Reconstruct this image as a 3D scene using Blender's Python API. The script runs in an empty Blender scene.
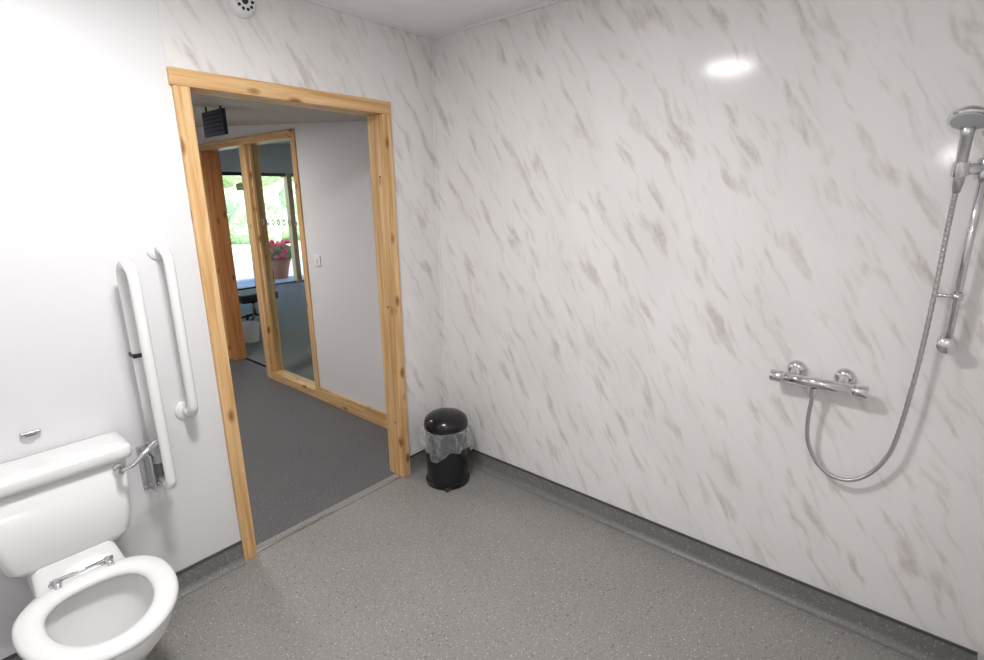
import bpy, bmesh, math, random
from mathutils import Vector, Matrix
random.seed(4)
S=bpy.context.scene
S.view_settings.view_transform='Standard'
S.view_settings.exposure=0.0
C=bpy.context.collection
# ---------------------------------------------------------------- materials
def newmat(name,col=(.8,.8,.8),rough=.5,metal=0,spec=.5,**kw):
    m=bpy.data.materials.new(name); m.use_nodes=True
    b=m.node_tree.nodes['Principled BSDF']
    b.inputs['Base Color'].default_value=(*col,1)
    b.inputs['Roughness'].default_value=rough
    b.inputs['Metallic'].default_value=metal
    b.inputs['Specular IOR Level'].default_value=spec
    for k,v in kw.items(): b.inputs[k.replace('_',' ')].default_value=v
    return m
class NT:
    def __init__(s,m): s.t=m.node_tree; s.b=s.t.nodes['Principled BSDF']
    def n(s,t,**kw):
        x=s.t.nodes.new(t)
        for k,v in kw.items():
            if k in x.inputs.keys(): x.inputs[k].default_value=v
            else: setattr(x,k,v)
        return x
    def l(s,a,b): s.t.links.new(a,b)
    def math(s,op,a,b=None,c=None):
        x=s.t.nodes.new('ShaderNodeMath'); x.operation=op
        for i,v in enumerate((a,b,c)):
            if v is None: continue
            if isinstance(v,(int,float)): x.inputs[i].default_value=v
            else: s.l(v,x.inputs[i])
        return x.outputs[0]
    def ramp(s,fac,stops):
        r=s.t.nodes.new('ShaderNodeValToRGB'); e=r.color_ramp.elements
        while len(e)<len(stops): e.new(.5)
        for i,(p,c) in enumerate(stops):
            e[i].position=p; e[i].color=(*c,1) if len(c)==3 else c
        s.l(fac,r.inputs[0]); return r.outputs[0]
    def mix(s,f,a,b):
        x=s.t.nodes.new('ShaderNodeMix'); x.data_type='RGBA'
        for sock,v in ((x.inputs['Factor'],f),(x.inputs[6],a),(x.inputs[7],b)):
            if isinstance(v,(int,float)): sock.default_value=v
            elif isinstance(v,tuple): sock.default_value=(*v,1)
            else: s.l(v,sock)
        return x.outputs[2]
    def bump(s,h,st=.2,d=.002):
        x=s.t.nodes.new('ShaderNodeBump'); x.inputs['Strength'].default_value=st; x.inputs['Distance'].default_value=d
        s.l(h,x.inputs['Height']); s.l(x.outputs[0],s.b.inputs['Normal'])
def marble():
    m=newmat('marble_panel',rough=.12,spec=.13); t=NT(m)
    tc=t.n('ShaderNodeTexCoord'); sp=t.n('ShaderNodeSeparateXYZ'); t.l(tc.outputs['Object'],sp.inputs[0])
    x,y,z=sp.outputs
    s=t.math('SUBTRACT',x,y)
    warp=t.n('ShaderNodeTexNoise',Scale=3.5,Detail=4.0); t.l(tc.outputs['Object'],warp.inputs['Vector'])
    w=t.math('MULTIPLY',t.math('SUBTRACT',warp.outputs[0],.5),.09)
    al=t.math('ADD',t.math('MULTIPLY',s,.5),t.math('MULTIPLY',z,-.866))
    ac=t.math('ADD',t.math('ADD',t.math('MULTIPLY',s,.866),t.math('MULTIPLY',z,.5)),w)
    def layer(fa,fc,off,lo,hi,det=3.0,rg=.55):
        cb=t.n('ShaderNodeCombineXYZ'); t.l(t.math('MULTIPLY',al,fa),cb.inputs[0]); t.l(t.math('MULTIPLY',ac,fc),cb.inputs[1]); cb.inputs[2].default_value=off
        no=t.n('ShaderNodeTexNoise',Scale=1.0,Detail=det,Roughness=rg); t.l(cb.outputs[0],no.inputs['Vector'])
        mr=t.n('ShaderNodeMapRange'); mr.interpolation_type='SMOOTHSTEP'
        mr.inputs['From Min'].default_value=lo; mr.inputs['From Max'].default_value=hi
        t.l(no.outputs[0],mr.inputs['Value']); return mr.outputs[0]
    v1=layer(3.8,16,0,.535,.72,2.5)
    v2=layer(4.6,28,7,.545,.74,2.0)
    v3=layer(1.4,3.0,3,.38,.68,2.0)
    v4=layer(50,90,5,.35,.75,2.0)
    cold=t.mix(t.math('MULTIPLY',v3,.5),(.80,.782,.772),(.71,.69,.68))
    c1=t.mix(t.math('MULTIPLY',t.math('MULTIPLY',v1,t.math('ADD',t.math('MULTIPLY',v4,.4),.65)),.74),cold,(.485,.43,.39))
    c2=t.mix(t.math('MULTIPLY',v2,.36),c1,(.51,.47,.445))
    t.l(c2,t.b.inputs['Base Color'])
    return m
MARBLE=marble()
def vinyl(name,base,contrast=1.0,rough=.45):
    m=newmat(name,rough=rough,spec=.4); t=NT(m)
    tc=t.n('ShaderNodeTexCoord')
    big=t.n('ShaderNodeTexNoise',Scale=3.0,Detail=3.0); t.l(tc.outputs['Object'],big.inputs['Vector'])
    f=t.n('ShaderNodeTexNoise',Scale=125.0,Detail=1.0); t.l(tc.outputs['Object'],f.inputs['Vector'])
    g=t.n('ShaderNodeTexNoise',Scale=90.0,Detail=2.0); t.l(tc.outputs['Object'],g.inputs['Vector'])
    b0=tuple(c*.9 for c in base); b1=tuple(c*1.1 for c in base)
    c=t.mix(big.outputs[0],b0,b1)
    li=t.ramp(f.outputs[0],[(.64,(0,0,0)),(.71,(1,1,1))])
    dk=t.ramp(g.outputs[0],[(.32,(1,1,1)),(.38,(0,0,0))])
    c=t.mix(t.math('MULTIPLY',li,.65*contrast),c,(.70,.70,.68))
    c=t.mix(t.math('MULTIPLY',dk,.65*contrast),c,(.06,.06,.06))
    t.l(c,t.b.inputs['Base Color']); t.bump(f.outputs[0],.15,.0006)
    return m
VINYL=vinyl('speckled_vinyl',(.272,.262,.250),1.0,.38)
VINYL_SHADED=vinyl('vinyl_upstand_shaded',(.19,.186,.182),.5,.4)  # floor vinyl made darker, the upstand's shading put into its colour
CARPET=vinyl('hall_vinyl',(.122,.120,.127),.5,.6)
CARPET2=vinyl('room_carpet',(.19,.205,.20),.4,.8)
def wood(name,a,b,axis,red=1):
    m=newmat(name,rough=.38,spec=.4); t=NT(m)
    tc=t.n('ShaderNodeTexCoord'); mp=t.n('ShaderNodeMapping')
    sc=[30,30,30]; sc[axis]=1.3; mp.inputs['Scale'].default_value=sc
    t.l(tc.outputs['Object'],mp.inputs[0])
    n1=t.n('ShaderNodeTexNoise',Scale=1.6,Detail=4.0,Distortion=.6); t.l(mp.outputs[0],n1.inputs['Vector'])
    mp2=t.n('ShaderNodeMapping'); sc2=[11,11,11]; sc2[axis]=5.0; mp2.inputs['Scale'].default_value=sc2; t.l(tc.outputs['Object'],mp2.inputs[0])
    vo=t.n('ShaderNodeTexVoronoi',Scale=1.0); t.l(mp2.outputs[0],vo.inputs['Vector'])
    c=t.ramp(n1.outputs[0],[(.34,a),(.5,tuple((p+q)/2 for p,q in zip(a,b))),(.66,b)])
    k=t.ramp(vo.outputs['Distance'],[(.10,(1,1,1)),(.22,(0,0,0))])
    c=t.mix(t.math('MULTIPLY',k,.85),c,(.20,.075,.02))
    t.l(c,t.b.inputs['Base Color']); t.bump(n1.outputs[0],.1,.001)
    return m
PA,PB=(.76,.52,.27),(.54,.30,.115)
WX=wood('pine_x',PA,PB,0); WY=wood('pine_y',PA,PB,1); WZ=wood('pine_z',PA,PB,2)
WR=wood('pine_red_z',(.60,.27,.10),(.42,.16,.05),2)
def paint(name,col,rough=.55,bs=.05):
    m=newmat(name,col,rough); t=NT(m)
    tc=t.n('ShaderNodeTexCoord'); n=t.n('ShaderNodeTexNoise',Scale=70.0,Detail=3.0); t.l(tc.outputs['Object'],n.inputs['Vector'])
    n2=t.n('ShaderNodeTexNoise',Scale=1.2,Detail=2.0); t.l(tc.outputs['Object'],n2.inputs['Vector'])
    t.l(t.mix(n2.outputs[0],tuple(c*.97 for c in col),col),t.b.inputs['Base Color'])
    t.bump(n.outputs[0],bs,.002); return m
WHITE=paint('white_wall_paint',(.73,.73,.74),.4)
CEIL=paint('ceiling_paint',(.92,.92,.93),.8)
HALLW=paint('hall_wall_paint',(.72,.71,.71),.7)
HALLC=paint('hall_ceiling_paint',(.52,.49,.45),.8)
CER=newmat('white_ceramic',(.76,.76,.755),.08,Coat_Weight=.5)
SEAT=newmat('seat_plastic',(.79,.79,.78),.2)
RAILW=newmat('white_coated_steel',(.78,.78,.78),.25)
CHROME=newmat('chrome',(.70,.70,.72),.10,1)
STEEL=newmat('brushed_steel',(.52,.52,.53),.3,1)
GREYP=newmat('grey_plastic',(.18,.18,.19),.4)
LGREY=newmat('light_grey_plastic',(.42,.43,.45),.3)
BLACK=newmat('black_gloss',(.008,.008,.009),.22)
BLACKM=newmat('black_matt',(.02,.02,.022),.5)
DARKV=newmat('dark_grille',(.028,.034,.060),.7,spec=.1)
DARKL=newmat('dark_louvre',(.012,.013,.02),.8,spec=.1)
TRIMW=newmat('white_trim',(.78,.78,.78),.35)
TERRA=newmat('terracotta',(.45,.17,.09),.8)
def noisemat(name,a,b,scale,rough=.8):
    m=newmat(name,a,rough); t=NT(m)
    tc=t.n('ShaderNodeTexCoord'); n=t.n('ShaderNodeTexNoise',Scale=scale,Detail=5.0); t.l(tc.outputs['Object'],n.inputs['Vector'])
    t.l(t.ramp(n.outputs[0],[(.38,a),(.62,b)]),t.b.inputs['Base Color']); t.bump(n.outputs[0],.5,.03); return m
LEAF=noisemat('hedge_leaves_overexposed',(.40,.54,.28),(.76,.82,.60),9)  # leaf colours whitened to carry overexposed daylight
LEAF2=noisemat('plant_leaves',(.05,.16,.03),(.22,.42,.10),30)
GRASS=noisemat('lawn_grass',(.50,.60,.36),(.66,.73,.50),8)
PAVE=noisemat('paving_stone',(.32,.36,.42),(.45,.48,.53),5)
FLOW=newmat('flower_petals',(.8,.06,.12),.5)
BARK=noisemat('bark',(.12,.08,.05),(.25,.18,.12),20)
def glass(name,refl=.05):
    m=bpy.data.materials.new(name); m.use_nodes=True; t=m.node_tree; t.nodes.clear()
    o=t.nodes.new('ShaderNodeOutputMaterial'); tr=t.nodes.new('ShaderNodeBsdfTransparent'); tr.inputs[0].default_value=(.96,.975,.97,1)
    g=t.nodes.new('ShaderNodeBsdfGlossy'); g.inputs['Roughness'].default_value=.01
    mx=t.nodes.new('ShaderNodeMixShader'); mx.inputs[0].default_value=refl
    t.links.new(tr.outputs[0],mx.inputs[1]); t.links.new(g.outputs[0],mx.inputs[2]); t.links.new(mx.outputs[0],o.inputs[0]); return m
GLASS=glass('clear_glass')
def bagmat():
    m=bpy.data.materials.new('clear_bag_film'); m.use_nodes=True; t=m.node_tree; t.nodes.clear()
    o=t.nodes.new('ShaderNodeOutputMaterial'); tr=t.nodes.new('ShaderNodeBsdfTransparent')
    p=t.nodes.new('ShaderNodeBsdfPrincipled'); p.inputs['Base Color'].default_value=(.72,.74,.77,1); p.inputs['Roughness'].default_value=.08
    mx=t.nodes.new('ShaderNodeMixShader'); lw=t.nodes.new('ShaderNodeLayerWeight'); lw.inputs[0].default_value=.40
    n=t.nodes.new('ShaderNodeTexNoise'); n.inputs['Scale'].default_value=14; n.inputs['Detail'].default_value=5; n.inputs['Distortion'].default_value=1.5
    tc=t.nodes.new('ShaderNodeTexCoord'); t.links.new(tc.outputs['Object'],n.inputs['Vector'])
    bp=t.nodes.new('ShaderNodeBump'); bp.inputs['Strength'].default_value=1; bp.inputs['Distance'].default_value=.03; t.links.new(n.outputs[0],bp.inputs['Height'])
    t.links.new(bp.outputs[0],p.inputs['Normal']); t.links.new(bp.outputs[0],lw.inputs['Normal'])
    mr=t.nodes.new('ShaderNodeMapRange'); mr.inputs['To Min'].default_value=.10; mr.inputs['To Max'].default_value=.85
    t.links.new(lw.outputs['Facing'],mr.inputs['Value']); t.links.new(mr.outputs[0],mx.inputs[0])
    t.links.new(tr.outputs[0],mx.inputs[1]); t.links.new(p.outputs[0],mx.inputs[2]); t.links.new(mx.outputs[0],o.inputs[0]); return m
BAG=bagmat()
# ---------------------------------------------------------------- geometry
def mk(name,vs,fs,mat,smooth=False,parent=None):
    me=bpy.data.meshes.new(name); me.from_pydata([tuple(v) for v in vs],[],fs); me.update()
    bm=bmesh.new(); bm.from_mesh(me); bmesh.ops.recalc_face_normals(bm,faces=bm.faces); bm.to_mesh(me); bm.free()
    ob=bpy.data.objects.new(name,me); C.objects.link(ob)
    if mat: me.materials.append(mat)
    if smooth:
        for p in me.polygons: p.use_smooth=True
    if parent: attach(ob,parent)
    return ob
def attach(ob,par):
    ob.parent=par; ob.matrix_parent_inverse=Matrix.Translation(-par.location)
def empty(name,loc):
    e=bpy.data.objects.new(name,None); e.location=loc; e.empty_display_size=.1; C.objects.link(e); return e
def box(name,a,b,mat,bev=0,parent=None):
    return boxes(name,[(a,b)],mat,bev,parent)
def boxes(name,lst,mat,bev=0,parent=None):
    vs=[];fs=[]
    for a,b in lst:
        a,b=[min(p,q) for p,q in zip(a,b)],[max(p,q) for p,q in zip(a,b)]
        o=len(vs)
        vs+=[(x,y,z) for x in (a[0],b[0]) for y in (a[1],b[1]) for z in (a[2],b[2])]
        fs+=[tuple(o+i for i in f) for f in ((0,1,3,2),(4,6,7,5),(0,4,5,1),(2,3,7,6),(0,2,6,4),(1,5,7,3))]
    ob=mk(name,vs,fs,mat,False,parent)
    if bev:
        m=ob.modifiers.new('b','BEVEL'); m.width=bev; m.segments=3; m.limit_method='ANGLE'
        for p in ob.data.polygons: p.use_smooth=True
        w=ob.modifiers.new('w','WEIGHTED_NORMAL')
    return ob
def loft(name,rings,mat,parent=None,cap0=True,cap1=True,smooth=True,closed=False):
    n=len(rings[0]); vs=[v for r in rings for v in r]; fs=[]
    R=len(rings)
    for i in range(R if closed else R-1):
        j=(i+1)%R
        for k in range(n):
            k2=(k+1)%n
            fs.append((i*n+k,i*n+k2,j*n+k2,j*n+k))
    if not closed:
        if cap0: fs.append(tuple(range(n))[::-1])
        if cap1: fs.append(tuple((R-1)*n+k for k in range(n)))
    return mk(name,vs,fs,mat,smooth,parent)
def catmull(P,sub=8):
    P=[Vector(p) for p in P]; out=[]
    Q=[2*P[0]-P[1]]+P+[2*P[-1]-P[-2]]
    for i in range(1,len(Q)-2):
        p0,p1,p2,p3=Q[i-1:i+3]
        for s in range(sub):
            t=s/sub
            out.append(.5*((2*p1)+(-p0+p2)*t+(2*p0-5*p1+4*p2-p3)*t*t+(-p0+3*p1-3*p2+p3)*t**3))
    out.append(P[-1]); return out
def tube(name,P,r,mat,parent=None,n=14,rf=None):
    P=[Vector(p) for p in P]; T=[]
    for i in range(len(P)):
        a=P[max(0,i-1)]; b=P[min(len(P)-1,i+1)]; T.append((b-a).normalized())
    u=T[0].orthogonal().normalized(); rings=[]
    for i,p in enumerate(P):
        u=(u-T[i]*u.dot(T[i])).normalized(); v=T[i].cross(u)
        rr=rf(i) if rf else r
        rings.append([p+(u*math.cos(2*math.pi*k/n)+v*math.sin(2*math.pi*k/n))*rr for k in range(n)])
    return loft(name,rings,mat,parent)
def lathe(name,prof,c,mat,parent=None,n=48,axis=(0,0,1)):
    A=Vector(axis).normalized(); u=A.orthogonal().normalized(); v=A.cross(u); c=Vector(c)
    rings=[[c+A*h+(u*math.cos(2*math.pi*k/n)+v*math.sin(2*math.pi*k/n))*max(r,1e-4) for k in range(n)] for r,h in prof]
    ob=loft(name,rings,mat,parent)
    m=ob.modifiers.new('e','EDGE_SPLIT'); m.split_angle=math.radians(40)
    return ob
# ---------------------------------------------------------------- camera
h=1.65; CAM=Vector((-2.173,-2.244,h)); F=516.0
d1=Vector((-631,128,-516)).normalized(); d2=Vector((450,139,-516)).normalized()
up=d2.cross(d1).normalized(); d1=up.cross(d2).normalized()
R=Matrix((d2,d1,up))
cam=bpy.data.cameras.new('camera'); co=bpy.data.objects.new('camera',cam); C.objects.link(co)
co.matrix_world=Matrix.Translation(CAM)@R.to_4x4()
cam.sensor_width=36; cam.lens=F/984*36; cam.clip_start=.02
S.camera=co
# ---------------------------------------------------------------- bathroom shell
H=2.485; JL,JR,JT=-1.347,-.328,2.115
YB=-2.585; XL=-2.95
box('floor',(XL-.1,YB-.1,-.1),(.0,.06,0),VINYL)
box('ceiling',(XL-.1,YB-.1,H),(.12,.1,H+.1),CEIL)
box('wall_shower',(0,YB-.1,0),(.12,0,H),MARBLE)
box('wall_door_painted',(XL-.1,0,0),(JL+.03,.1,H),WHITE)
boxes('wall_door_panelled',[((JR-.03,0,0),(.12,.1,H)),((JL+.03,0,JT-.03),(JR-.03,.1,H)),((JL-.005,-.003,JT-.0),(JL+.035,0,H))],MARBLE)
box('wall_back',(XL-.1,YB-.1,0),(0,YB,H),MARBLE)
box('wall_left',(XL-.1,YB,0),(XL,0,H),WHITE)
boxes('trim_1',[((-.010,YB,H-.010),(0,0,H)),((JL,-.010,H-.010),(-.010,0,H))],TRIMW)
box('trim_2',(-.010,-.010,.1),(0,0,H-.010),MARBLE)
box('trim_3',(-.0008,-1.302,.1),(0,-1.2995,H),MARBLE)
def cove(name,p0,p1,nrm):
    p0=Vector(p0);p1=Vector(p1);nrm=Vector(nrm)
    pr=[(0.0,.0)]+[(.034-.030*math.sin(a),.032-.032*math.cos(a)) for a in [i*math.pi/2/8 for i in range(9)]]+[(.004,.1),(0,.1)]
    pr[1]=(.034,.0005)
    r0=[p0+nrm*a+Vector((0,0,b)) for a,b in pr]; r1=[p1+nrm*a+Vector((0,0,b)) for a,b in pr]
    return loft(name,[r0,r1],VINYL_SHADED,smooth=False)
cove('baseboard_shower',(0,YB,0),(0,0,0),(-1,0,0))
cove('baseboard_door_left',(XL,0,0),(JL,0,0),(0,-1,0))
cove('baseboard_door_right',(JR,0,0),(-.004,0,0),(0,-1,0))
cove('baseboard_back',(XL,YB,0),(0,YB,0),(0,1,0))
boxes('trim_4',[((-.008,YB,.1),(0,-.0,.109)),((XL,-.008,.1),(JL,0,.109)),((JR,-.008,.1),(-.008,0,.109))],newmat('dark_cap_strip',(.07,.07,.075),.4))
box('trim_5',(JL+.06,.0,0),(JR-.06,.016,.004),STEEL,.001)
# ---------------------------------------------------------------- door frame
D=empty('door_1',(-.83,.05,0))
fw=.058
boxes('jamb_left',[((JL,-.018,0),(JL+fw,.112,JT-fw))],WZ,.003,D)
boxes('jamb_right',[((JR-fw,-.018,0),(JR,.112,JT-fw))],WZ,.003,D)
boxes('head',[((JL-.008,-.019,JT-fw),(JR,.112,JT+.003))],WX,.003,D)
for z in (.35,1.05,1.75):
    lathe('screw_plug',[(.0,0),(.006,0),(.006,.001),(0,.001)],(JR-fw-.0005,.03,z),BLACKM,D,12,(-1,0,0))
# ---------------------------------------------------------------- hall
box('floor_hall',(-1.7,.06,-.1),(.15,3.5,0),CARPET)
boxes('wall_hall_right',[((0,.1,0),(.12,1.49,2.6)),((0,1.49,2.145),(.12,3.32,2.6)),((0,3.32,0),(.12,3.5,2.6))],HALLW)
box('wall_hall_end',(-1.7,3.42,0),(0,3.55,2.6),HALLW)
box('wall_hall_left',(-1.8,.1,0),(-1.7,3.55,2.6),HALLW)
zc=lambda y:2.075+.07*y
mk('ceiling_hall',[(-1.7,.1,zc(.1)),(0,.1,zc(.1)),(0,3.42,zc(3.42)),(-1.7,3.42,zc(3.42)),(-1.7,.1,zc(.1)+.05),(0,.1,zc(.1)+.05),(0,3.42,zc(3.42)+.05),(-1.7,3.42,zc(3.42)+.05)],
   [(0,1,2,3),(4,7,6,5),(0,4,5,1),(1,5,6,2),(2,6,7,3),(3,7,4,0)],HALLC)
box('baseboard_hall',(-.018,.112,0),(0,1.49,.115),WY,.004)
boxes('baseboard_hall_end',[((-1.7,3.40,0),(0,3.42,.115))],WX,.004)
sw=empty('light_switch',(0,1.34,1.18))
box('plate',(-.009,1.30,1.137),(0,1.386,1.223),TRIMW,.003,sw); box('rocker',(-.014,1.331,1.165),(-.009,1.355,1.195),TRIMW,.002,sw)
vb=empty('hall_air_vent',(-.83,.87,2.06))
zt=zc(.80)-.012
box('housing',(-.845,.740,zt-.135),(-.825,1.0,zt-.005),DARKV,.003,vb)
for yy in (.77,.95): box('bracket',(-.838,yy,zt-.01),(-.832,yy+.01,zt+.024),DARKV,0,vb)
for i in range(5): box('louvre',(-.847,.765,zt-.115+i*.021),(-.844,.975,zt-.110+i*.021),DARKL,.0,vb)
# ---------------------------------------------------------------- glazed screen
G=empty('glazed_door_screen',(.05,2.4,0))
T=2.145
boxes('posts',[((-.012,1.49,0),(.11,1.55,T-.06)),((-.012,2.29,0),(.11,2.36,T-.06)),((-.012,3.25,0),(.11,3.32,T-.06))],WZ,.003,G)
boxes('head_rail',[((-.014,1.49,T-.06),(.11,3.32,T))],WY,.003,G)
boxes('bottom_rail',[((-.01,1.55,0),(.1,2.29,.07))],WY,.003,G)
boxes('beading',[((.02,1.55,.07),(.045,1.565,T-.06)),((.02,2.275,.07),(.045,2.29,T-.06))],WZ,.002,G)
boxes('stile',[((.0,2.375,0),(.05,2.42,T-.07))],WZ,.003,G)
boxes('reveal_lining',[((.03,3.15,0),(.15,3.25,T-.06))],WR,.003,G)
box('glass_pane',(.05,1.55,.07),(.056,2.29,T-.06),GLASS,0,G)
for zz in (.90,1.45):
    for i in range(8):
        yy=1.61+i*.09
        prof=[(.014,0),(.025,0),(.025,.001),(.014,.001)]
        rings=[[Vector((.049-hh,yy+math.cos(2*math.pi*k/20)*r,zz+math.sin(2*math.pi*k/20)*r)) for k in range(20)] for r,hh in prof]
        loft('manifestation_ring',rings,GREYP,G,closed=True,smooth=False)
# ---------------------------------------------------------------- room beyond
RX1,RY0,RY1,RH=5.2,.5,7.4,2.42
box('floor_lounge',(.12,RY0,-.1),(RX1,RY1+.1,0),CARPET2)
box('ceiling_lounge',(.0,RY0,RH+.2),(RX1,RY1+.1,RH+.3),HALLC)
box('wall_lounge_right',(RX1,RY0,0),(RX1+.1,RY1,RH+.2),HALLW)
box('wall_lounge_near',(.12,RY0-.1,0),(RX1,RY0,RH+.2),HALLW)
box('wall_lounge_left',(0,3.55,0),(.1,RY1,RH+.2),HALLW)
boxes('wall_lounge_window',[((0,RY1,0),(.5,RY1+.12,RH+.2)),((4.5,RY1,0),(RX1,RY1+.12,RH+.2)),((.5,RY1,2.1),(4.5,RY1+.12,RH+.2))],HALLW)
W=empty('window_1',(2.5,RY1,0))
boxes('frame',[((.5,RY1,0),(.55,RY1+.06,2.1)),((4.45,RY1,0),(4.5,RY1+.06,2.1)),((.5,RY1,2.04),(4.5,RY1+.08,2.1)),((.5,RY1,0),(4.5,RY1+.06,.03)),((2.34,RY1,0),(2.38,RY1+.06,2.1))],BLACKM,.003,W)
boxes('oak_mullion',[((3.16,RY1-.03,0),(3.26,RY1+.1,2.1))],WZ,.003,W)
box('glass_pane',(.55,RY1+.03,.03),(4.45,RY1+.036,2.04),GLASS,0,W)
K=empty('office_chair',(.98,4.65,0)); kx,ky=.98,4.65
for i in range(5):
    a=i*2*math.pi/5+.3; e=(kx+.26*math.cos(a),ky+.26*math.sin(a))
    tube('leg_%d'%i,[(kx,ky,.12),(e[0],e[1],.075)],.016,BLACKM,K,8)
    lathe('castor_%d'%i,[(0,-.012),(.03,-.012),(.03,.012),(0,.012)],(e[0],e[1],.03),BLACKM,K,16,(math.sin(a),-math.cos(a),0))
tube('column',[(kx,ky,.1),(kx,ky,.34)],.025,STEEL,K)
box('seat',(kx-.25,ky-.24,.32),(kx+.25,ky+.24,.43),BLACKM,.03,K)
box('backrest',(kx+.18,ky-.2,.44),(kx+.24,ky+.2,.72),BLACKM,.03,K)
box('back_support',(kx+.19,ky-.03,.36),(kx+.22,ky+.03,.5),BLACKM,.01,K)
lathe('waste_basket',[(0,0),(.09,0),(.115,.22),(.110,.22),(.087,.01),(0,.01)],(.50,3.78,0),TRIMW,None,32)
# ---------------------------------------------------------------- garden
box('patio_ground',(-6,RY1+.12,-.1),(14,11.5,-.02),PAVE)
box('lawn_ground',(-20,11.5,-.1),(40,45,-.03),GRASS)
def blob(cx,cy,cz,r,seed,sub=3,amp=.25):
    bm=bmesh.new(); bmesh.ops.create_icosphere(bm,subdivisions=sub,radius=r)
    rd=random.Random(seed)
    for v in bm.verts: v.co*=1+rd.uniform(-amp,amp)*.6
    vs=[(v.co.x+cx,v.co.y+cy,v.co.z*.9+cz) for v in bm.verts]; fs=[tuple(v.index for v in f.verts) for f in bm.faces]
    bm.free(); return vs,fs
def blobs(name,L,mat,parent=None):
    V=[];Fc=[]
    for i,(x,y,z,r) in enumerate(L):
        v,f=blob(x,y,z,r,i); o=len(V); V+=v; Fc+=[tuple(k+o for k in q) for q in f]
    return mk(name,V,Fc,mat,False,parent)
blobs('garden_hedge',[(-3+i*1.3+random.uniform(-.3,.3),19+random.uniform(-.6,.6),.7,random.uniform(1.1,1.6)) for i in range(20)],LEAF)
for tx,ty in ((3.3,22),(8.5,21),(13,24)):
    E=empty('garden_tree',(tx,ty,0))
    tube('trunk',[(tx,ty,-.1),(tx+.1,ty,1.5),(tx,ty,3.2)],.2,BARK,E)
    blobs('crown',[(tx+random.uniform(-1.3,1.3),ty+random.uniform(-1,1),3.6+random.uniform(-.6,1.6),random.uniform(.8,1.4)) for _ in range(9)],LEAF,E)
px,py=3.3,8.35
P=empty('flower_planter',(px,py,-.02))
lathe('pot',[(0,0),(.17,0),(.25,.36),(.27,.36),(.27,.41),(.235,.41),(.22,.36),(0,.36)],(px,py,-.02),TERRA,P,32)
blobs('foliage',[(px+random.uniform(-.2,.2),py+random.uniform(-.2,.2),.48+random.uniform(-.05,.12),random.uniform(.08,.13)) for _ in range(16)],LEAF2,P)
blobs('blooms',[(px+random.uniform(-.3,.3),py+random.uniform(-.28,.1),.54+random.uniform(-.1,.22),random.uniform(.03,.05)) for _ in range(60)],FLOW,P)
# ---------------------------------------------------------------- toilet
TX=-1.942
TO=empty('toilet',(TX,-.3,0))
def egg(yb,yf,w,z,n=56,pb=2.6,pf=2.0,xo=0):
    ym=yb+(yf-yb)*.42; out=[]
    for k in range(n):
        a=2*math.pi*k/n; c,s=math.cos(a),math.sin(a)
        p=pb if s>0 else pf
        x=w*math.copysign(abs(c)**(2/p),c); yy=math.copysign(abs(s)**(2/p),s)
        y=ym+(yy*(yb-ym) if s>0 else yy*(ym-yf))
        out.append(Vector((TX+xo+x,y,z)))
    return out
dz=.022
bowl=[egg(-.14,-.50,.110,0),egg(-.14,-.50,.110,.02),egg(-.13,-.49,.102,.10),egg(-.12,-.53,.110,.18),egg(-.12,-.60,.145,.27),egg(-.14,-.66,.178,.335),egg(-.18,-.69,.192,.375),egg(-.2,-.70,.195,.385+dz),egg(-.2,-.698,.193,.398+dz),egg(-.21,-.69,.187,.402+dz),
      egg(-.28,-.645,.138,.402+dz),egg(-.285,-.64,.133,.395+dz),egg(-.29,-.64,.138,.36),egg(-.31,-.61,.120,.30),egg(-.34,-.55,.08,.23),egg(-.37,-.50,.05,.19)]
loft('bowl',bowl,CER,TO)
seat=[egg(-.255,-.704,.198,.404+dz),egg(-.25,-.710,.203,.410+dz),egg(-.252,-.708,.201,.422+dz),egg(-.265,-.696,.191,.430+dz),egg(-.295,-.668,.163,.432+dz),egg(-.317,-.643,.139,.426+dz),egg(-.323,-.635,.131,.416+dz),egg(-.322,-.637,.133,.405+dz)]
loft('seat_ring',seat,SEAT,TO,closed=True)
lathe('bowl_water',[(0,0),(.062,0),(.062,.004),(0,.004)],(TX,-.445,.225),newmat('water',(.50,.55,.57),.03),TO,32)
def rrect(w,y0,y1,z,r=.04,n=8,cx=TX):
    out=[]
    for (sx,sy,a0) in ((1,1,0),(-1,1,90),(-1,-1,180),(1,-1,270)):
        ccx=cx+sx*(w-r); ccy=(y1-r) if sy>0 else (y0+r)
        for i in range(n):
            a=math.radians(a0+90*i/(n-1)); out.append(Vector((ccx+r*math.cos(a),ccy+r*math.sin(a),z)))
    return out
loft('platform',[rrect(.09,-.26,-.012,.22,.03),rrect(.115,-.28,-.012,.34,.03),rrect(.125,-.28,-.012,.40,.03),rrect(.122,-.275,-.014,.42,.03),rrect(.116,-.17,-.02,.45,.03),rrect(.112,-.16,-.02,.47,.03)],CER,TO)
loft('cistern',[rrect(.11,-.14,-.01,.456,.03,cx=TX),rrect(.155,-.155,-.005,.461,.035),rrect(.172,-.160,-.003,.482,.03),rrect(.186,-.163,-.003,.54,.03),rrect(.200,-.170,-.003,.765,.03)],CER,TO)
loft('cistern_lid',[rrect(.203,-.174,-.002,.762,.025),rrect(.214,-.186,-.002,.766,.025),rrect(.218,-.190,-.002,.78,.025),rrect(.218,-.190,-.002,.802,.025),rrect(.213,-.185,-.004,.811,.025),rrect(.18,-.15,-.03,.815,.025)],CER,TO)
tube('hinge_bar',[(TX-.085,-.258,.462),(TX+.085,-.258,.462)],.007,CHROME,TO)
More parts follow.
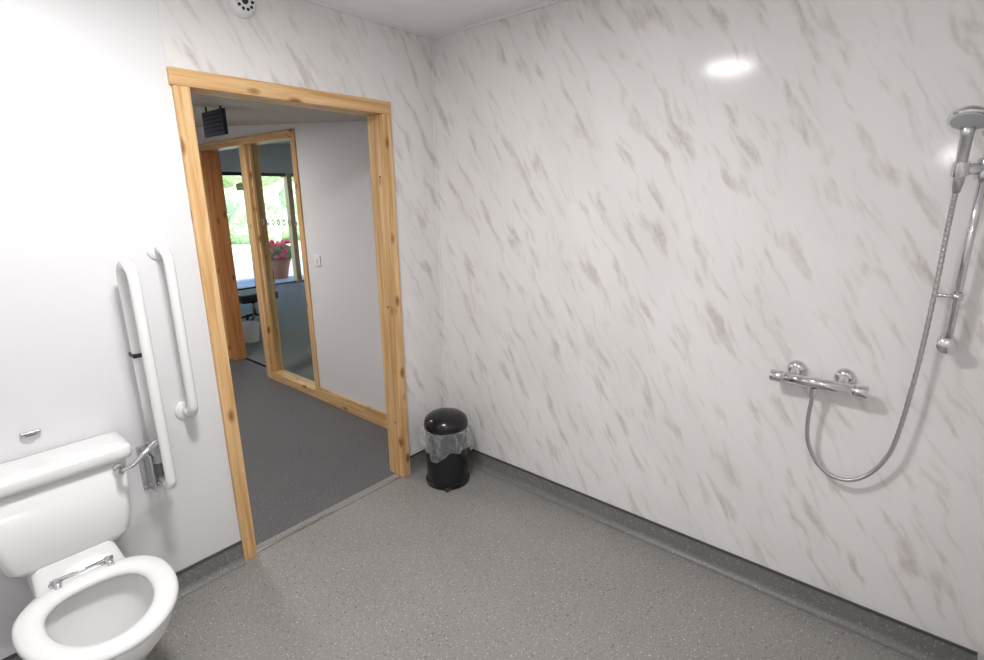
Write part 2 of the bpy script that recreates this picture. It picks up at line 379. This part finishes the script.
for s in (-1,1):
    tube('hinge_post',[(TX+s*.07,-.228,.418),(TX+s*.07,-.236,.45),(TX+s*.07,-.258,.462),(TX+s*.07,-.295,.455)],.010,CHROME,TO)
    lathe('hinge_cap',[(0,0),(.020,0),(.020,.006),(.013,.012),(0,.012)],(TX+s*.07,-.222,.428),CHROME,TO,20)
lathe('lever_boss',[(0,0),(.017,0),(.017,.012),(.010,.02),(.010,.045),(0,.045)],(TX+.168,-.168,.735),CHROME,TO,20,(0,-1,0))
tube('flush_lever',catmull([(TX+.168,-.207,.735),(TX+.20,-.217,.745),(TX+.25,-.205,.772),(TX+.295,-.185,.79)],6),.008,CHROME,TO,10,rf=lambda i:.007+.004*(i/18))
wb=empty('backrest_bracket',(-1.96,-.01,.885))
box('body',(-1.985,-.014,.876),(-1.932,0,.892),STEEL,.003,wb); box('clip',(-1.975,-.022,.880),(-1.945,-.012,.889),GREYP,.002,wb)
# ---------------------------------------------------------------- fixed grab rail
gx=-1.482
GR=empty('grab_rail',(gx,0,1.13))
def arc(c,r,a0,a1,n=8):
    return [Vector((c[0],c[1]+r*math.cos(math.radians(a0+(a1-a0)*i/n)),c[2]+r*math.sin(math.radians(a0+(a1-a0)*i/n)))) for i in range(n+1)]
rr=.050
path=[Vector((gx,-.004,1.465))]+arc((gx,-.045,1.465-rr),rr,90,180)+arc((gx,-.045,.810+rr),rr,180,270)+[Vector((gx,-.004,.810))]
tube('tube',path,.0175,RAILW,GR,16)
for z in (1.465,.810):
    lathe('flange',[(0,0),(.040,0),(.040,.006),(.032,.012),(.019,.016),(0,.016)],(gx,0,z),RAILW,GR,28,(0,-1,0))
# ---------------------------------------------------------------- drop-down rail folded up
hx=-1.63
DR=empty('drop_down_support_rail',(hx,0,.6))
ra=.062
path=[Vector((hx,-.075,.66))]+[Vector((hx,-.075,1.0))]+arc((hx,-.075-ra,1.375),ra,0,180,14)+[Vector((hx,-.075-2*ra,1.0)),Vector((hx,-.075-2*ra,.63))]+arc((hx,-.075-2*ra+.03,.63),.03,180,270,5)+[Vector((hx,-.08,.595))]
tube('tube',path,.0175,RAILW,DR,16)
box('wall_plate',(hx-.045,-.008,.53),(hx+.045,0,.72),LGREY,.003,DR)
boxes('hinge_cheeks',[((hx-.03,-.10,.55),(hx-.024,-.006,.70)),((hx+.024,-.10,.55),(hx+.03,-.006,.70))],LGREY,.002,DR)
for z in (.575,.665):
    tube('hinge_pin',[(hx-.04,-.075,z),(hx+.04,-.075,z)],.009,CHROME,DR)
for z in (.545,.705):
    for s in (-1,1): lathe('screw',[(0,0),(.007,0),(.006,.003),(0,.003)],(hx+s*.036,-.008,z),CHROME,DR,12,(0,-1,0))
box('latch',(hx-.02,-.10,.70),(hx+.02,-.06,.75),LGREY,.004,DR)
tube('stay_rod',[(hx+.0,-.050,.70),(hx,-.052,1.10)],.008,LGREY,DR)
box('clip',(hx-.02,-.10,1.09),(hx+.02,-.045,1.105),BLACKM,.003,DR)
# ---------------------------------------------------------------- alarm on wall
ax=(-1.048,0,2.398)
AL=empty('wall_alarm_sounder',ax)
lathe('base',[(0,0),(.054,0),(.054,.012),(.048,.03),(.038,.04),(0,.042)],ax,TRIMW,AL,36,(0,-1,0))
for k in range(10):
    a=2*math.pi*k/10; lathe('sound_slot',[(0,0),(.006,0),(.006,.004),(0,.004)],(ax[0]+.030*math.cos(a),-.040,ax[2]+.030*math.sin(a)),BLACKM,AL,10,(0,-1,0))
lathe('centre',[(0,0),(.013,0),(.012,.005),(0,.006)],(ax[0],-.041,ax[2]),BLACKM,AL,16,(0,-1,0))
# ---------------------------------------------------------------- bin
bx,by=-.225,-.235
BN=empty('pedal_bin',(bx,by,0))
lathe('body',[(0,.0),(.128,.0),(.130,.01),(.130,.022),(.122,.026),(.122,.345),(.118,.35),(0,.35)],(bx,by,0),BLACK,BN,56)
lathe('lid',[(.120,.345),(.128,.348),(.129,.375),(.122,.40),(.10,.420),(.065,.433),(.03,.438),(0,.439)],(bx,by,0),BLACK,BN,56)
dv=Vector((-.7,-.71,0)); pv=Vector((bx,by,.02))+dv*.135
box('pedal',(pv.x-.022,pv.y-.012,.006),(pv.x+.022,pv.y+.012,.016),BLACKM,.004,BN)
tube('pedal_arm',[Vector((bx,by,.014))+dv*.10,pv-Vector((0,0,.008))],.005,BLACKM,BN)
rings=[];n=160
rd=random.Random(2); ph=[rd.uniform(0,6.28) for _ in range(6)]
for j,(r,z,am) in enumerate([(.1245,.352,.001),(.132,.348,.002),(.142,.332,.005),(.150,.305,.008),(.156,.278,.010),(.156,.25,.012),(.150,.225,.014)]):
    rg=[]
    for k in range(n):
        a=2*math.pi*k/n
        w=math.sin(5*a+ph[0]+j*.5)*.6+math.sin(13*a+ph[1]-j*.8)*.5+math.sin(23*a+ph[2]+j*1.1)*.3
        rg.append(Vector((bx+(r+am*w)*math.cos(a),by+(r+am*w)*math.sin(a),z+(.026*math.sin(3*a+ph[3])+.012*math.sin(7*a+ph[4]))*(j/6))))
    rings.append(rg)
loft('bin_bag',rings,BAG,BN,cap0=False,cap1=False)
# ---------------------------------------------------------------- shower (mixer, hose, handset and slide rail are one connected set)
SH=empty('shower_mixer_set',(0,-2.1,1.0)); RL=SH; HS=SH
vz=.978; vx=-.065
tube('valve_body',[(vx,-1.90,vz),(vx,-2.12,vz)],.0205,CHROME,SH,28)
for y0,y1 in ((-1.852,-1.898),(-2.158,-2.118)):
    lathe('control_knob',[(0,0),(.020,0),(.0225,.003),(.0225,.037),(.019,.040),(0,.040)],(vx,y0,vz),CHROME,SH,28,(0,-1 if y1<y0 else 1,0))
for y in (-1.927,-2.08):
    tube('elbow',catmull([(0,y,1.0),(-.03,y,1.0),(-.052,y,.99),(vx,y,vz)],5),.015,CHROME,SH,18)
    lathe('wall_flange',[(0,0),(.034,0),(.034,.006),(.026,.016),(.017,.022),(0,.022)],(0,y,1.0),CHROME,SH,32,(-1,0,0))
lathe('hose_outlet',[(0,0),(.012,0),(.012,.03),(.009,.04),(0,.04)],(vx,-1.997,.958),CHROME,SH,20,(0,0,-1))
hp=[(vx,-1.997,.925),(-.06,-1.994,.83),(-.055,-2.003,.745),(-.05,-2.035,.675),(-.05,-2.075,.638),(-.05,-2.116,.626),(-.05,-2.155,.635),(-.05,-2.195,.668),(-.055,-2.232,.735),(-.06,-2.256,.835),(-.06,-2.272,1.08),(-.06,-2.276,1.349),(-.068,-2.275,1.53),(-.092,-2.275,1.655)]
P_=catmull(hp,30)
tube('hose',P_,.007,STEEL,SH,12,rf=lambda i:.0075 if i%3 else .0058)
ry=-2.330; rx=-.055
tube('rail',[(rx,ry,1.165),(rx,ry,1.835)],.011,CHROME,RL,20)
for z in (1.18,1.82):
    lathe('rail_bracket',[(0,0),(.024,0),(.024,.01),(.018,.02),(.018,.055),(.024,.062),(.024,.074),(.016,.08),(0,.08)],(0,ry,z),CHROME,RL,28,(-1,0,0))
tube('hose_ring',[(rx,ry,1.325),(rx,ry,1.345)],.017,CHROME,RL,16)
tube('hose_guide',[(rx,ry,1.335),(rx-.005,ry+.055,1.335)],.006,CHROME,RL,12)
lathe('slider',[(0,-.030),(.019,-.030),(.022,-.022),(.022,.022),(.019,.030),(0,.030)],(rx,ry,1.712),CHROME,RL,24)
tube('slider_knob',[(rx,ry-.015,1.712),(rx,ry-.055,1.712)],.019,CHROME,RL,20)
tube('slider_arm',[(rx,ry,1.712),(-.093,-2.276,1.710)],.017,CHROME,RL,16)
ax_=Vector((-.028,.002,.13)).normalized()
base=Vector((-.090,-2.276,1.645))
tube('handle',[base+ax_*t for t in (0,.03,.04,.10,.16)]+[base+ax_*.185+Vector((-.008,0,0))],.012,STEEL,HS,20,rf=lambda i:(.009,.014,.0135,.0135,.015,.017)[i])
lathe('handset_holder',[(0,-.02),(.020,-.02),(.021,0),(.019,.02),(0,.02)],base+ax_*.068,CHROME,HS,24,ax_)
hd=Vector((-.45,.1,-.88)).normalized()
hc=base+ax_*.195+Vector((-.022,0,.012))
lathe('head_shell',[(0,-.022),(.02,-.02),(.038,-.010),(.048,.0),(.050,.010),(.047,.014),(0,.014)],hc,CHROME,HS,40,hd)
lathe('spray_face',[(0,.014),(.042,.0142),(.040,.017),(0,.018)],hc,LGREY,HS,40,hd)
# ---------------------------------------------------------------- lights
LF=empty('ceiling_light',(-1.64,-1.06,H))
lathe('housing',[(0,0),(.17,0),(.17,.03),(.155,.04),(.150,.035),(.148,.012),(0,.012)],(-1.64,-1.06,H),TRIMW,LF,48,(0,0,-1))
def area(name,loc,size,power,col=(1,1,1),rot=(0,0,0),shape='DISK'):
    l=bpy.data.lights.new(name,'AREA'); l.shape=shape; l.size=size; l.energy=power; l.color=col
    o=bpy.data.objects.new(name,l); o.location=loc; o.rotation_euler=rot; C.objects.link(o); return o
area('bathroom_lamp',(-1.64,-1.06,H-.045),.29,34,(1,.985,.98))
area('hall_fill',(-1.0,2.0,2.14),.5,22,(1,.97,.95))  # unseen light without a fixture, added to brighten the hall
area('lounge_fill',(3.4,3.0,2.55),.6,22,(1,.98,.95))  # unseen fill light added to lift the dark lounge
fl=bpy.data.lights.new('camera_flash','POINT'); fl.energy=10.5; fl.shadow_soft_size=.035; fl.color=(1,.99,1)
fo=bpy.data.objects.new('camera_flash',fl); fo.location=(-2.2,-2.26,1.86); C.objects.link(fo)
sn=bpy.data.lights.new('sun','SUN'); sn.energy=8; sn.angle=.01; sn.color=(1,.96,.9)
so=bpy.data.objects.new('sun',sn); so.rotation_euler=(math.radians(40),0,math.radians(60)); C.objects.link(so)
w=bpy.data.worlds.new('world'); S.world=w; w.use_nodes=True
nt=w.node_tree; bg=nt.nodes['Background']; sk=nt.nodes.new('ShaderNodeTexSky')
sk.sky_type='NISHITA'; sk.sun_disc=False; sk.sun_elevation=math.radians(45); sk.sun_rotation=math.radians(120)
nt.links.new(sk.outputs[0],bg.inputs[0]); bg.inputs[1].default_value=.7
